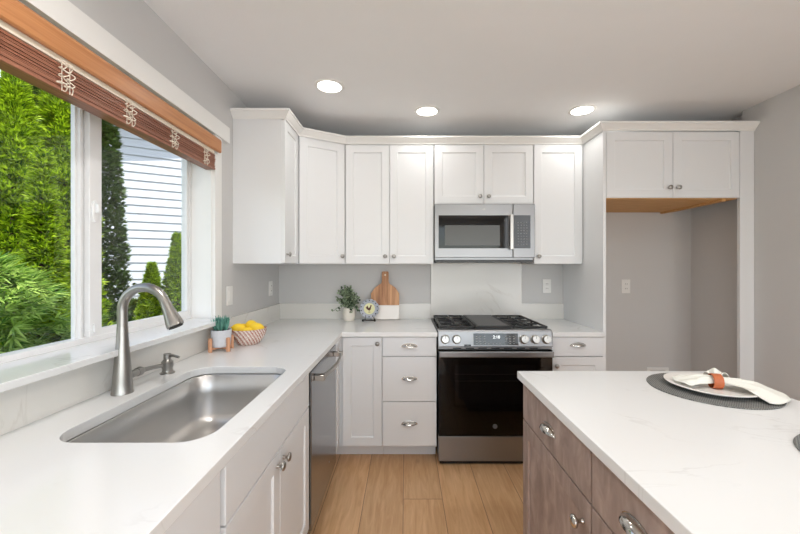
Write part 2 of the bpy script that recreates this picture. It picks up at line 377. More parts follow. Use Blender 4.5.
# reveal lining and casing
r_ = MB(); r_.box(XF, XL+.001, WY1-.012, WY1, WZ0+.021, WZ1-.012).box(XF, XL+.001, WY0, WY0+.012, WZ0+.021, WZ1-.012).box(XF, XL+.001, WY0, WY1, WZ1-.012, WZ1)
r_.box(XL, -1.052, WY1-.004, 2.066, 1.046, 2.086).box(XL, -1.052, WY0-.066, WY0+.004, 1.046, 2.086)
r_.box(-1.0715, -1.058, 2.066, 2.080, 1.046, 2.086)
r_.box(XL, -1.045, WY0-.15, 2.150, 2.086, 2.178)
struct(r_.build('trim_1', M['trim'], bev=.0015), 'white casing around the kitchen window', 'trim')

# exterior -------------------------------------------------------------
struct(MB().box(-16, -1.3, -8, 20, -.45, -.35).build('ground', M['ground']), 'planted ground outside the window', 'ground')
house = thing('house', 'white lap-sided neighbour house outside the right window pane', 'house', (-4, 9, -.35))
hx = Matrix.Translation((-5.67, 8, -.35)) @ Matrix.Rotation(math.atan2(1, 1.79), 4, 'Z')
w = MB(hx); ex = .180
for k in range(34):
    z = k*ex; w.prism([(-.032, z), (0.004, z+.008), (0.004, z+ex+.004), (-.004, z+ex+.004)], 'x', -1.6, 5.5)
w.build('siding', M['siding'], house)
MB(hx).box(-1.6, 5.5, .01, 4, 0, 6.1).build('wall_core', M['siding'], house)
MB(hx).box(-1.68, -1.58, -.03, .1, 0, 6.0).build('corner_board', M['siding'], house)
w = MB(hx); w.prism([(-2.0, 4.95), (5.8, 6.6), (5.8, 6.8), (-2.0, 5.15)], 'y', -.95, 4.4); w.build('roof', M['roof'], house)

def foliage(name, label, cat, base, h, r, nspray, m, size=.11, group=None, shape=None, droop=.2, seed=0, wid=.016, rough=.45, pw=.72):
    rnd = random.Random(seed)
    t = thing(name, label, cat, base, group)
    bx, by, bz = base
    MB().tube([(bx, by, bz), (bx+.01, by, bz+h*.5), (bx, by, bz+h*.93)], [.06*min(1, h/2), .035*min(1, h/2), .008], 8).build('trunk', M['bark'], t)
    mb = MB()
    for i in range(nspray):
        u = rnd.random()**1.15
        env = shape(u) if shape else (1-u)**pw*(.55+.45*min(1, u*6+.4))
        a = rnd.random()*2*PI
        lump = .84+rough*noise.noise(Vector((math.cos(a)*3.0, math.sin(a)*3.0, u*h*4.6+seed*3.7)))+rough*.5*noise.noise(Vector((math.cos(a)*8, math.sin(a)*8, u*h*11+seed)))
        rr = r*env*lump*(rnd.uniform(.55, 1.0)**.5 if rnd.random() < .8 else rnd.uniform(.2, .7))
        p = Vector((bx+rr*math.cos(a), by+rr*math.sin(a), bz+.02+u*h*.97))
        d = Vector((math.cos(a), math.sin(a), rnd.uniform(-.1, 1.3)-droop)).normalized()
        side = d.cross(Vector((rnd.uniform(-.6, .6), rnd.uniform(-.6, .6), 1))).normalized()
        if rnd.random() < .5: side = (side + d.cross(side)*rnd.uniform(-1, 1)).normalized()
        L = size*rnd.uniform(.6, 1.25)
        for k in range(5):
            f = (k-2)*.36; dd = (d*math.cos(f)+side*math.sin(f)).normalized(); q = (side*math.cos(f)-d*math.sin(f))*wid*.5
            l = L*(1-abs(k-2)*.2); o = p + d*L*.12*abs(k-2)*.5
            mb.face([o, o+dd*l*.5+q, o+dd*l, o+dd*l*.5-q])
    mb.build('foliage', m, t)
    return t
TG = 'arborvitae trees outside the window'
def tree_at(px, Y, ytop, label, r, n, m, **kw):
    X = (px-405)/360*Y; top = H-(ytop-267)/360*Y
    return foliage('arborvitae', label, 'tree', (X, Y, -.35), top+.35, r, n, m, **kw)
tree_at(14, 3.1, 66, 'tall bright green arborvitae at the left edge of the window', .52, 13000, M['arb'], seed=1, size=.09)
tree_at(62, 3.5, 20, 'tall bright green arborvitae just left of the window mullion', .42, 13000, M['arb'], seed=2, size=.09)
tree_at(38, 4.6, 62, 'tall arborvitae between and behind the two bright ones', .8, 8000, M['arbd'], seed=3, size=.14)
tree_at(43, 2.35, 146, 'small pointed arborvitae in front of the tall ones', .26, 6000, M['arb'], seed=4, size=.07, rough=.2, pw=.95)
tree_at(94, 4.7, -60, 'tall shade-darkened arborvitae just right of the window mullion', .50, 20000, M['arbd'], seed=5, size=.085, rough=.2)
tree_at(152, 5.6, 262, 'small bright arborvitae left of the faucet spout top', .46, 6500, M['arb'], seed=6, size=.08, pw=1.0, rough=.3)
tree_at(177, 5.6, 232, 'young arborvitae at the right edge of the right pane', .46, 7500, M['arb'], seed=7, size=.08, pw=1.0, rough=.3)
tree_at(-40, 4.2, 60, 'tall arborvitae beyond the left edge of the view', .7, 5000, M['arb'], seed=8)
foliage('arborvitae', 'tall arborvitae in the hedge opposite the middle of the sink', 'tree', (-3.9, 2.0, -.35), 3.9, .62, 6000, M['arb'], seed=21, size=.12)
foliage('arborvitae', 'tall arborvitae in the hedge opposite the near end of the counter', 'tree', (-3.9, .9, -.35), 3.7, .62, 6000, M['arb'], seed=22, size=.12)
def low(u): return math.sin(PI*min(1, .12+u*.88))**.6
foliage('cedar_shrub', 'feathery light green cedar shrub low outside the left pane', 'shrub', (-2.35, 2.0, -.35), 1.75, .55, 5000, M['cedar'], size=.13, shape=low, droop=.6, seed=11, wid=.012, rough=.6)
foliage('cedar_shrub', 'dark low shrub below the neighbour house siding', 'shrub', (-4.7, 6.3, -.35), 1.1, .9, 4000, M['arbd'], size=.14, shape=low, droop=.3, seed=12)

# ------------------------------------------------------------ cabinetry
def shaker(xf, w, z0, z1, t=.02, rail=.057, d=.008):
    """shaker door; local x 0..w, front at y=0, back y=t"""
    mb = MB(xf); bm = mb.bm
    def R(x0, x1, a, b, y): return [(x0, y, a), (x1, y, a), (x1, y, b), (x0, y, b)]
    mb.loft([R(0, w, z0, z1, t), R(0, w, z0, z1, 0), R(rail, w-rail, z0+rail, z1-rail, 0), R(rail+.003, w-rail-.003, z0+rail+.003, z1-rail-.003, d)], cap0=True, cap1=True)
    return mb
def slabf(xf, w, z0, z1, t=.02): return MB(xf).box(0, w, 0, t, z0, z1)
KN = [(.0065, 0), (.0065, .003), (.0048, .006), (.0048, .013), (.009, .016), (.0148, .020), (.0155, .0235), (.013, .0275), (.006, .0300), (.0005, .0305)]
def knob(xf, x, z, parent, m=None, s=1.0):
    mb = MB(xf @ Matrix.Translation((x, 0, z))); mb.lathe([(r*s, -h*s) for r, h in KN], axis='y', n=20)
    return mb.build('knob', m or M['nickel'], parent, smooth=True, ang=60)
def cup(xf, x, z, parent, s=1.08, m=None):
    mb = MB(xf @ Matrix.Translation((x, 0, z)))
    a, b, c = .047*s, .026*s, .0185*s
    n = 24; outer = []; inner = []
    # hooded dome: quarter-ellipsoid shell, open downward
    for k, (aa, bb, cc) in enumerate(((a, b, c), (a*.94, b*.92, c*.9))):
        rings = []
        for j in range(9):
            ph = PI/2*j/8           # 0 = at wall/top edge, to lower lip
            rings.append([(aa*math.cos(PI*i/n), -bb*math.sin(PI*i/n)*math.sin(ph)-.0005, cc*math.sin(PI*i/n)*math.cos(ph)) for i in range(n+1)])
        mb.loft(rings, closed=False)
    mb.loft([[(a*math.cos(PI*i/n), -b*math.sin(PI*i/n)-.0005, -.0) for i in range(n+1)], [(a*.9*math.cos(PI*i/n), -b*.86*math.sin(PI*i/n)-.0005, -.002*s) for i in range(n+1)]], closed=False)
    mb.prism([(a*1.07*math.cos(2*PI*i/32), c*1.12*math.sin(2*PI*i/32)*(1 if math.sin(2*PI*i/32) > 0 else .42)) for i in range(32)], 'y', -.0022, 0)
    return mb.build('cup_pull', m or M['chrome'], parent, smooth=True, ang=45)

# --- upper cabinets: doors on planes; bodies behind
UB, UT, DT = 1.372, 2.30, 2.266
def upper(label, x0, x1, doors, z0=UB, knobs=(), yf=2.70, body=None):
    t = thing('wall_cabinet', label, 'cabinet', ((x0+x1)/2, yf+.17, z0), 'white wall cabinets')
    MB().box(x0+.0015, x1-.0015, yf+.02, YB-.002, z0, UT).build('body', M['white'], t, bev=.001)
    for (a, b), kx in zip(doors, knobs):
        xf = xform((a, yf, 0)); d = shaker(xf, b-a, z0+.004, DT).build('door', M['white'], t, bev=.0012)
        knob(xf, kx-a, z0+.058, d)
    return t
# left end cabinet (faces +X)
t = thing('wall_cabinet', 'narrow white wall cabinet beside the window, end panel facing out', 'cabinet', (-.9, 2.38, UB), 'white wall cabinets')
MB().box(XL, -.766, 2.236, 2.518, UB, UT).build('body', M['white'], t, bev=.001)
xf = xform((-.746, 2.238, 0), PI/2); d = shaker(xf, .276, UB+.004, DT, rail=.05).build('door', M['white'], t, bev=.0012); knob(xf, .03, UB+.058, d)
# diagonal corner cabinet
P0, P1 = Vector((-.746, 2.522)), Vector((-.448, 2.700)); dv = P1-P0; da = math.atan2(dv.y, dv.x); nv = Vector((math.sin(da), -math.cos(da)))
t = thing('wall_cabinet', 'angled white corner wall cabinet with single door', 'cabinet', (-.8, 2.8, UB), 'white wall cabinets')
q0 = P0-nv*.022; q1 = P1-nv*.022
MB().prism([(XL, 2.5205), (-.766, 2.5205), (q0.x, q0.y), (q1.x, q1.y), (-.449, 2.722), (-.449, YB), (XL, YB)], 'z', UB, UT).build('body', M['white'], t, bev=.001)
xf = xform((P0.x, P0.y, 0), da); d = shaker(xf @ Matrix.Translation((.006, 0, 0)), dv.length-.012, UB+.004, DT).build('door', M['white'], t, bev=.0012); knob(xf, dv.length-.03, UB+.058, d)
upper('white two-door wall cabinet above the potted greenery and cutting board', -.447, .217, [(-.444, -.117), (-.113, .214)], knobs=(-.148, -.083))
upper('short white two-door wall cabinet above the microwave', .219, .964, [(.222, .590), (.594, .961)], z0=1.82, knobs=(.560, .625))
upper('white single-door wall cabinet right of the microwave', .966, 1.335, [(.969, 1.331)], knobs=(1.0,))
# refrigerator surround
t = thing('refrigerator_surround', 'tall white refrigerator surround with empty grey alcove', 'cabinet', (1.86, 2.74, FZ))
YF = 2.43
MB().box(1.338, 1.357, YF, YB-.002, FZ+.001, UT).build('side_panel', M['white'], t, bev=.001)
MB().box(2.262, XR-.002, YF, YF+.022, FZ+.001, UT).build('filler_panel', M['white'], t, bev=.001)
bdy = MB().box(1.358, 2.261, YF+.022, YB-.002, 1.826, UT).build('body', M['white'], t, bev=.001)
MB().box(1.36, 2.259, YF+.022, YB-.002, 1.812, 1.826).build('underside', M['wood_raw'], bdy)
MB().box(2.16, 2.185, YF+.024, YB-.002, 1.800, 1.812).build('cleat', M['wood_raw'], bdy)
for a, b, k in ((1.360, 1.807, 1.779), (1.811, 2.258, 1.838)):
    xf = xform((a, YF, 0)); d = shaker(xf, b-a, 1.818, 2.262).build('door', M['white'], t, bev=.0012); knob(xf, k-a, 1.885, d)
# crown molding swept round the top
path = [(XL+.002, 2.236), (-.746, 2.236), (-.746, 2.522), (-.448, 2.70), (1.337, 2.70), (1.337, YF), (XR-.002, YF)]
prof = [(.001, 2.268), (.006, 2.268), (.009, 2.277), (.018, 2.285), (.034, 2.304), (.041, 2.308), (.041, 2.320), (.001, 2.320)]
pv = [Vector(p) for p in path]; rings = []
for i, p in enumerate(pv):
    ds = []
    if i: ds.append((pv[i]-pv[i-1]).normalized())
    if i < len(pv)-1: ds.append((pv[i+1]-pv[i]).normalized())
    ns = [Vector((q.y, -q.x)) for q in ds]; nn = sum(ns, Vector((0, 0))); nn.normalize(); k = 1/nn.dot(ns[0])
    rings.append([(p.x+nn.x*k*o, p.y+nn.y*k*o, z) for o, z in prof])
tag(MB().loft(rings, cap0=True, cap1=True).build('crown_molding', M['trim'], smooth=True, ang=20), 'white crown molding running along the tops of the cabinets', 'molding')

# --- base cabinets
CB = .884
def base_body(mb_box, t, m='base'): return MB().box(*mb_box).build('body', M[m], t, bev=.001)
# back run: corner cabinet, drawer stack, right cabinet. face plane y=2.42
BF = 2.415
t = thing('base_cabinet', 'white corner base cabinet with two tall hinged doors', 'cabinet', (-.7, 2.7, FZ), 'white base cabinets')
MB().prism([(XL+.002, 2.262), (-.462, 2.262), (-.462, BF+.02), (-.1515, BF+.02), (-.1515, YB-.002), (XL+.002, YB-.002)], 'z', .135, CB).build('body', M['base'], t, bev=.001)
MB().prism([(XL+.002, 2.262), (-.53, 2.262), (-.53, 2.53), (-.1515, 2.53), (-.1515, YB-.002), (XL+.002, YB-.002)], 'z', FZ, .135).build('toe_kick', M['base'], t)
xf = xform((-.442, 2.264, 0), PI/2); shaker(xf, .150, .15, .884-.004, rail=.04).build('door', M['base'], t, bev=.0012)
xf = xform((-.418, BF, 0)); d = shaker(xf, .262, .15, .878).build('door', M['base'], t, bev=.0012); knob(xf, .234, .838, d)
t = thing('base_cabinet', 'white base cabinet with stack of three drawers left of the range', 'cabinet', (.03, 2.7, FZ), 'white base cabinets')
base_body((-.150, .214, BF+.02, YB-.002, .135, CB), t)
MB().box(-.150, .214, 2.53, 2.55, FZ, .135).build('toe_kick', M['base'], t)
for z0, z1 in ((.752, .880), (.448, .747), (.150, .443)):
    xf = xform((-.151, BF, 0)); d = slabf(xf, .362, z0, z1).build('drawer', M['base'], t, bev=.002); cup(xf, .181, (z0+z1)/2, d)
t = thing('base_cabinet', 'white base cabinet between the range and the refrigerator alcove', 'cabinet', (1.16, 2.7, FZ), 'white base cabinets')
base_body((.986, 1.335, BF+.02, YB-.002, .135, CB), t)
MB().box(.986, 1.335, 2.53, 2.55, FZ, .135).build('toe_kick', M['base'], t)
xf = xform((.988, BF, 0)); d = slabf(xf, .345, .752, .880).build('drawer', M['base'], t, bev=.002); cup(xf, .172, .822, d)
d = shaker(xf, .345, .15, .747).build('door', M['base'], t, bev=.0012); knob(xf, .024, .690, d)
# left run (faces +X). face x=-.440
LX = -.440
def leftcab(label, y0, y1, fronts, knobs, doors, name='base_cabinet'):
    t = thing(name, label, 'cabinet', (-.76, (y0+y1)/2, FZ), 'white base cabinets')
    MB().box(XL+.002, LX-.02, y0+.001, y1-.001, .135, .655).box(LX-.034, LX-.02, y0+.001, y1-.001, .655, CB).build('body', M['base'], t, bev=.001)
    MB().box(XL+.002, LX-.09, y0+.001, y1-.001, FZ, .135).build('toe_kick', M['base'], t)
    for a, b in fronts: slabf(xform((LX, a, 0), PI/2), b-a, .714, .880).build('drawer', M['base'], t, bev=.002)
    for (a, b), k in zip(doors, knobs):
        xf = xform((LX, a, 0), PI/2); d = shaker(xf, b-a, .15, .708).build('door', M['base'], t, bev=.0012); knob(xf, k-a, .665, d)
    return t
leftcab('white sink base cabinet with false drawer front and two doors', .862, 1.656, [(.884, 1.650)], (1.238, 1.298), [(.884, 1.266), (1.270, 1.650)])
leftcab('white base cabinet at the near end of the sink run', .10, .860, [(.104, .858)], (.44, .50), [(.104, .479), (.483, .858)])
leftcab('white base cabinet on the sink run closest to the camera', -.66, .098, [(-.656, .094)], (-.32, -.25), [(-.656, -.283), (-.279, .094)])

# dishwasher
t = thing('dishwasher', 'stainless steel dishwasher under the sink counter', 'dishwasher', (-.75, 1.96, FZ))
MB().box(-1.03, -.478, 1.662, 2.256, .13, .872).build('tub', M['dark'], t)
d = MB().box(-.476, -.432, 1.664, 2.254, .128, .866).build('door', M['steeld'], t, bev=.003)
MB().box(-.476, -.440, 1.664, 2.254, .8665, .8735).build('top_gap_strip', M['black'], t)  # black strip stands in for the shaded gap under the worktop
MB().box(-.53, -.468, 1.664, 2.254, FZ, .122).build('toe_panel', M['steeld'], t)
h_ = MB(); pts = [(-.392+.022*math.sin(PI*i/14), 1.735+.46*i/14, .820) for i in range(15)]
h_.loft([[(x-.006, y, z-.013), (x+.006, y, z-.011), (x+.006, y, z+.011), (x-.006, y, z+.013)] for x, y, z in pts], cap0=True, cap1=True)
h_.box(-.432, -.384, 1.715, 1.75, .806, .834).box(-.432, -.384, 2.18, 2.215, .806, .834)
h_.build('handle', M['nickel'], d, bev=.003, smooth=True)
MB().lathe([(.006, -.432), (.006, -.4312)], (0, 2.05, .24), 'x', 16).build('badge', M['nickel'], d)

# worktops
hole = rrect(-.903, -.500, .895, 1.572, .078)
o = slab_with_hole([(XL+.001, -.66), (-.42, -.66), (-.42, 2.4), (.2165, 2.4), (.2165, YB-.001), (XL+.001, YB-.001)], hole, CB, CT).build('worktop', M['quartz'], bev=.002)
tag(o, 'white veined quartz L-shaped worktop with the sink cut into it', 'countertop')
tag(MB().box(.984, 1.3365, 2.4, YB-.001, CB, CT).build('worktop', M['quartz'], bev=.002), 'short white quartz worktop right of the range', 'countertop')
def splash(box, label): tag(MB().box(*box).build('backsplash', M['splash'], bev=.001), label, 'backsplash', 'quartz backsplash strips')
ST = 1.042
splash((XL+.0005, -1.044, -.66, 2.075, CT, 1.0455), 'long white quartz backsplash below the window ledge')
splash((XL+.0005, -1.050, 2.0755, YB-.001, CT, ST), 'white quartz backsplash on left wall under the narrow cabinet')
splash((-1.0495, .2175, 3.028, YB-.0005, CT, ST), 'low white quartz backsplash behind the cutting board')
splash((.218, .981, 3.024, YB-.0005, .80, 1.3845), 'tall white quartz slab backsplash behind the range')
splash((.9815, 1.3365, 3.028, YB-.0005, CT, ST), 'short white quartz backsplash right of the range')
tag(MB().box(XF-.001, -.976, .60, 2.02, 1.0462, 1.068).bm and MB().prism([(-.976, .60), (-.976, 2.02), (-1.0715, 2.02), (-1.0715, 1.9995), (XF-.0005, 1.9995), (XF-.0005, .7205), (-1.0715, .7205), (-1.0715, .60)], 'z', 1.0462, 1.068).build('window_sill', M['quartz'], bev=.002), 'white quartz window sill above the faucet', 'windowsill')

# sink
def rr3(i, z, rad): return [(x, y, z) for x, y in rrect(-.903-i, -.500+i, .895-i, 1.572+i, rad)]
t = thing('sink', 'undermount stainless steel single bowl kitchen sink', 'sink', (-.7, 1.23, .66))
b_ = MB().loft([rr3(.020, .8825, .1), rr3(.003, .8825, .081), rr3(-.001, .878, .078), rr3(-.006, .80, .077), rr3(-.014, .715, .08), rr3(-.026, .692, .075), rr3(-.048, .680, .07), rr3(-.09, .676, .05), rr3(-.15, .672, .02)], cap1=True)
b_.build('basin', M['steelv'], t, smooth=True, ang=50)
MB().lathe([(.057, .6735), (.057, .678), (.048, .679), (.042, .674), (.0005, .6735)], (-.72, 1.33, 0), 'z', 28).build('drain', M['nickel'], t, smooth=True)
# faucet
t = thing('faucet', 'brushed nickel gooseneck pull-down faucet behind the sink', 'faucet', (-.978, 1.246, CT))
fx_, fy_ = -.978, 1.246
b_ = MB().lathe([(.0325, CT), (.0325, CT+.004), (.031, CT+.010), (.029, CT+.04), (.025, CT+.09), (.021, CT+.14), (.0172, CT+.20), (.0162, CT+.23)], (fx_, fy_, 0), 'z', 32)
b_.build('body', M['faucet'], t, smooth=True)
R_ = .080; pts = [(fx_, fy_, 1.10), (fx_, fy_, 1.16)]; cz = 1.200
for i in range(17):
    a = PI - (PI-.36)*i/16; pts.append((fx_+R_+R_*math.cos(a), fy_-.01*i/16, cz+R_*math.sin(a)))
MB().tube(pts, .0155, 18).build('spout', M['faucet'], t, smooth=True)
e = Vector(pts[-1]); dr_ = (Vector(pts[-1])-Vector(pts[-2])).normalized()
hd = MB().tube([e-dr_*.004, e+dr_*.006, e+dr_*.008, e+dr_*.03, e+dr_*.075, e+dr_*.088, e+dr_*.090], [.0158, .0165, .0168, .0185, .0265, .027, .024], 24).build('spray_head', M['faucet'], t, smooth=True)
MB().tube([e+dr_*.0895, e+dr_*.093], .022, 20).build('spray_face', M['rubber'], hd)
hn = MB().tube([(fx_+.004, fy_+.02, .968), (fx_+.004, fy_+.062, .968)], .0135, 18).tube([(fx_+.004, fy_+.06, .968), (fx_+.004, fy_+.078, .968), (fx_+.004, fy_+.088, .968)], [.0150, .0165, .012], 18)
hn.tube([(fx_+.004, fy_+.082, .968), (fx_+.006, fy_+.13, .964), (fx_+.008, fy_+.185, .957)], [.0085, .0078, .0080], 12)
hn.build('handle', M['faucet'], t, smooth=True)
t = thing('soap_dispenser', 'brushed nickel soap dispenser beside the faucet', 'soap dispenser', (-.977, 1.48, CT))
MB().lathe([(.027, CT), (.027, CT+.004), (.020, CT+.008), (.0185, CT+.02), (.0215, CT+.026), (.0215, CT+.048), (.016, CT+.053), (.012, CT+.06), (.012, CT+.066)], (-.977, 1.48, 0), 'z', 24).build('body', M['faucet'], t, smooth=True)
MB().tube([(-.977, 1.48, CT+.062), (-.977, 1.48, CT+.080)], .014, 16).tube([(-.985, 1.48, CT+.071), (-.95, 1.477, CT+.073), (-.925, 1.475, CT+.066)], [.0065, .006, .005], 12).build('pump', M['faucet'], t, smooth=True)

# ------------------------------------------------------------ range
t = thing('gas_range', 'stainless steel slide-in gas range with black oven door', 'range', (.60, 2.7, FZ))
RX0, RX1, RY = .2205, .9795, 2.385
MB().box(RX0+.004, RX1-.004, 2.44, 3.01, .07, .905).build('body', M['black'], t)
for x in (.26, .94):
    for y in (2.47, 2.95): MB().lathe([(.018, FZ), (.018, .07)], (x, y, 0), 'z', 12).build('foot', M['black'], t)
# cooktop
ck = MB().box(RX0, RX1, 2.41, 3.018, .9055, .922).build('cooktop', M['black'], t, bev=.004)
def grate(x0, x1, gr=True):
    g = MB(); z0, z1 = .938, .950; y0, y1 = 2.432, 3.00
    bs = []
    for y in (y0, y1-.014): bs.append((x0, x1, y, y+.014))
    for x in (x0, x1-.014): bs.append((x, x+.014, y0, y1))
    cx = (x0+x1)/2
    for yc in (2.575, 2.86):
        bs.append((x0, cx-.028, yc-.006, yc+.006)); bs.append((cx+.028, x1, yc-.006, yc+.006))
        bs.append((cx-.006, cx+.006, yc-.14, yc-.028)); bs.append((cx-.006, cx+.006, yc+.028, yc+.135))
    bs.append((x0, x1, 2.712, 2.724))
    for k, (a, b, c, d_) in enumerate(bs): g.box(a, b, c, d_, z0+(k % 3)*.0003, z1-(k % 3)*.0003)
    for x in (x0+.002, x1-.016):
        for y in (y0+.002, y1-.016, 2.712): g.box(x, x+.012, y, y+.012, .921, z0+.002)
    g.build('grate', M['iron'], ck, bev=.002)
grate(.236, .474); grate(.726, .964)
MB().box(.482, .718, 2.432, 3.00, .930, .950).box(.49, .71, 2.44, 2.99, .922, .930).build('griddle', M['iron'], ck, bev=.003)
MB().box(.500, .700, 2.455, 2.975, .9502, .9512).build('griddle_plate', M['griddle'], ck)
for x, y, r in ((.355, 2.575, .045), (.355, 2.86, .038), (.845, 2.575, .05), (.845, 2.86, .034)):
    bb = MB().lathe([(r*1.15, .922), (r*1.15, .926), (r*.95, .930), (r*.95, .936)], (x, y, 0), 'z', 24).build('burner', M['steel'], ck, smooth=True)
    MB().lathe([(r*.86, .936), (r*.84, .941), (r*.5, .9425), (.001, .943)], (x, y, 0), 'z', 24).build('burner_cap', M['iron'], bb, smooth=True)
# control panel (slightly raked)
cp = MB().prism([(2.382, .822), (2.398, .918), (2.402, .930), (2.412, .934), (2.44, .934), (2.44, .822)], 'x', RX0, RX1).build('control_panel', M['steel'], t, bev=.003)
tilt = math.atan2(.016, .096)
cpx = Matrix.Translation((0, 2.390, .870)) @ Matrix.Rotation(-tilt, 4, 'X')
for px in (445.3, 456.8, 524.5, 535.8, 547):
    x = (px-405)/151.5
    kb = MB(cpx @ Matrix.Translation((x, 0, 0))).lathe([(.030, .002), (.030, -.004), (.0265, -.006), (.025, -.026), (.0225, -.029), (.001, -.0295)], axis='y', n=28).build('burner_knob', M['nickel'], cp, smooth=True)
    MB(cpx @ Matrix.Translation((x, 0, 0))).box(-.0012, .0012, -.0305, -.0292, .004, .021).build('pointer', M['dark'], kb)
dp = MB(cpx).box(.455, .750, -.003, .004, -.038, .038).build('display', M['blackgl'], cp, bev=.001)
dpr = (PI/2-tilt, 0, 0)
def onp(x, z, y=-.0034): return cpx @ Vector((x, y, z))
text(dp, '2:10', .028, M['lcd'], onp(.607, .014), dpr, 'clock_digits', .0003)
k_ = MB(cpx)
for cx in (.475, .500, .527, .672, .696, .722):
    for cz_ in (.020, .004, -.012): k_.box(cx-.006, cx+.006, -.0036, -.003, cz_-.003, cz_+.002)
for cx in (.475, .500, .530, .555, .585, .605, .630, .66, .696, .722): k_.box(cx-.005, cx+.005, -.0036, -.003, -.030, -.026)
k_.build('key_symbols', M['key'], dp)
bd = MB(cpx).box(.393, .437, -.0015, .004, -.045, -.034).build('badge', M['black'], cp)
text(bd, 'GE', .008, M['key'], onp(.415, -.0395, -.002), dpr, 'lettering', .0002)
# door
vs = MB().box(RX0, RX1, 2.400, 2.44, .800, .8195).build('vent_trim', M['steel'], t, bev=.002)
for i in range(7): MB().box(.32+i*.085, .375+i*.085, 2.3988, 2.401, .805, .812).build('vent_slot', M['dark'], vs)
od = MB(); od.box(RX0+.002, RX1-.002, 2.385, 2.43, .745, .797).box(RX0+.002, .330, 2.390, 2.43, .232, .745).box(.880, RX1-.002, 2.390, 2.43, .232, .745).box(.330, .880, 2.390, 2.43, .232, .42).box(.330, .880, 2.390, 2.43, .70, .745)
door = od.build('oven_door', M['blackgl'], t, bev=.001)
MB().box(RX0+.002, RX1-.002, 2.384, 2.3895, .232, .745).build('door_glass', M['ovengl'], door)
MB().box(.331, .879, 2.431, 2.433, .421, .699).build('window_back', M['cavity'], door)
rk = MB()
for z in (.587, .632): rk.tube([(.335, 2.410, z), (.875, 2.410, z)], .003, 6)
rk.build('oven_rack', M['nickel'], door)
hb = MB().box(RX0+.004, RX1-.004, 2.352, 2.366, .757, .797).box(RX0+.02, RX0+.05, 2.362, 2.386, .765, .79).box(RX1-.05, RX1-.02, 2.362, 2.386, .765, .79)
hb.build('oven_handle', M['steel'], door, bev=.005, seg=3)
lg = MB().lathe([(.0155, 2.3835), (.0155, 2.382), (.0135, 2.382), (.0135, 2.3835)], (.596, 0, .295), 'y', 28).build('emblem_ring', M['key'], door)
text(door, 'GE', .016, M['key'], (.596, 2.3832, .295), (PI/2, 0, 0), 'emblem_letters', .0003)
MB().box(RX0+.002, RX1-.002, 2.386, 2.44, .062, .226).build('storage_drawer', M['steel'], t, bev=.003)
MB().box(RX0+.01, RX1-.01, 2.40, 2.43, .040, .061).build('kick_strip', M['black'], t)

# ------------------------------------------------------------ microwave
t = thing('microwave', 'stainless steel over-range microwave under the short cabinet', 'microwave', (.592, 2.85, 1.40))
MX0, MX1, MY = .2195, .963, 2.665
MB().box(MX0+.003, MX1-.003, MY+.03, YB-.002, 1.402, 1.817).build('case', M['steel'], t, bev=.002)
def mx(px): return (px-405)*MY/360
def mz(py): return H-(py-267)*MY/360
f = MB().box(MX0, mx(512.8), MY, MY+.03, mz(257.6), 1.817).build('door', M['steel'], t, bev=.003)
MB().box(mx(438.6), mx(508), MY-.002, MY+.001, mz(248.3), mz(215.3)).build('window_frame', M['blackgl'], f, bev=.001)
MB().box(mx(444.8), mx(499.8), MY-.0028, MY-.0018, mz(245.5), mz(225.3)).build('window_screen', M['mwin'], f)
MB().box(mx(508.8), mx(512.2), MY-.038, MY-.024, mz(249.5), mz(214.8)).box(mx(509.2), mx(511.8), MY-.03, MY+.001, mz(248.5), mz(246)).box(mx(509.2), mx(511.8), MY-.03, MY+.001, mz(218.5), mz(216)).build('handle', M['nickel'], f, bev=.003)
text(f, 'GE', .017, M['nickel'], (mx(484), MY-.0004, mz(209.3)), (PI/2, 0, 0), 'lettering', .0004)
p = MB().box(mx(513.3), MX1, MY, MY+.03, mz(257.6), 1.817).build('control_side', M['steel'], t, bev=.003)
kp = MB().box(mx(514), mx(530.4), MY-.002, MY+.001, mz(248.3), mz(215.3)).build('keypad', M['blackgl'], p, bev=.001)
k_ = MB(); rnd = random.Random(3)
for j in range(9):
    for i in range(4):
        cx = mx(518.2+i*2.8+rnd.uniform(-.3, .3)); cz_ = mz(222.5+j*2.75); w_ = rnd.uniform(.003, .006)
        k_.box(cx-w_, cx+w_, MY-.0026, MY-.002, cz_-.0018, cz_+.0022)
k_.build('key_symbols', M['key'], kp)
MB().box(MX0+.01, MX1-.01, MY+.008, YB-.01, 1.386, 1.402).build('grease_vent', M['black'], t, bev=.002)

# ------------------------------------------------------------ island
IX0, IX1, IY1, IY0 = .470, 1.285, 1.510, -.12
tag(MB().box(IX0, IX1, IY0, IY1, CB, CT).build('worktop', M['quartz'], bev=.002), 'white veined quartz island worktop under the placemats', 'countertop')
IF = .488
def isl(label, y0, y1, pull, kn, two=False):
    t = thing('island_cabinet', label, 'cabinet', (.84, (y0+y1)/2, FZ), 'stained wood island cabinets')
    MB().box(IF+.02, 1.24, y0+.0008, y1-.0008, .135, CB).build('body', M['wood_isl'], t, bev=.001)
    MB().box(IF+.09, 1.22, y0+.0008, y1-.0008, FZ, .135).build('toe_kick', M['wood_isl'], t)
    xf = xform((IF, y1-.002, 0), -PI/2); w = y1-y0-.004
    d = slabf(xf, w, .728, .878).build('drawer', M['wood_isl'], t, bev=.002); cup(xf, y1-.002-pull, .797, d, 1.05)
    d = shaker(xf, w, .15, .722).build('door', M['wood_isl'], t, bev=.0012)
    kb = knob(xf, y1-.002-kn, .655, d, m=M['chrome'], s=1.15)
    return t
isl('brown stained island cabinet at the far end, nearest the range', .945, 1.490, 1.217, .985)
isl('narrow brown stained island cabinet beside the far end cabinet', .565, .943, .755, .90)
isl('brown stained island cabinet at the near end below the second placemat', -.08, .563, .24, .5)

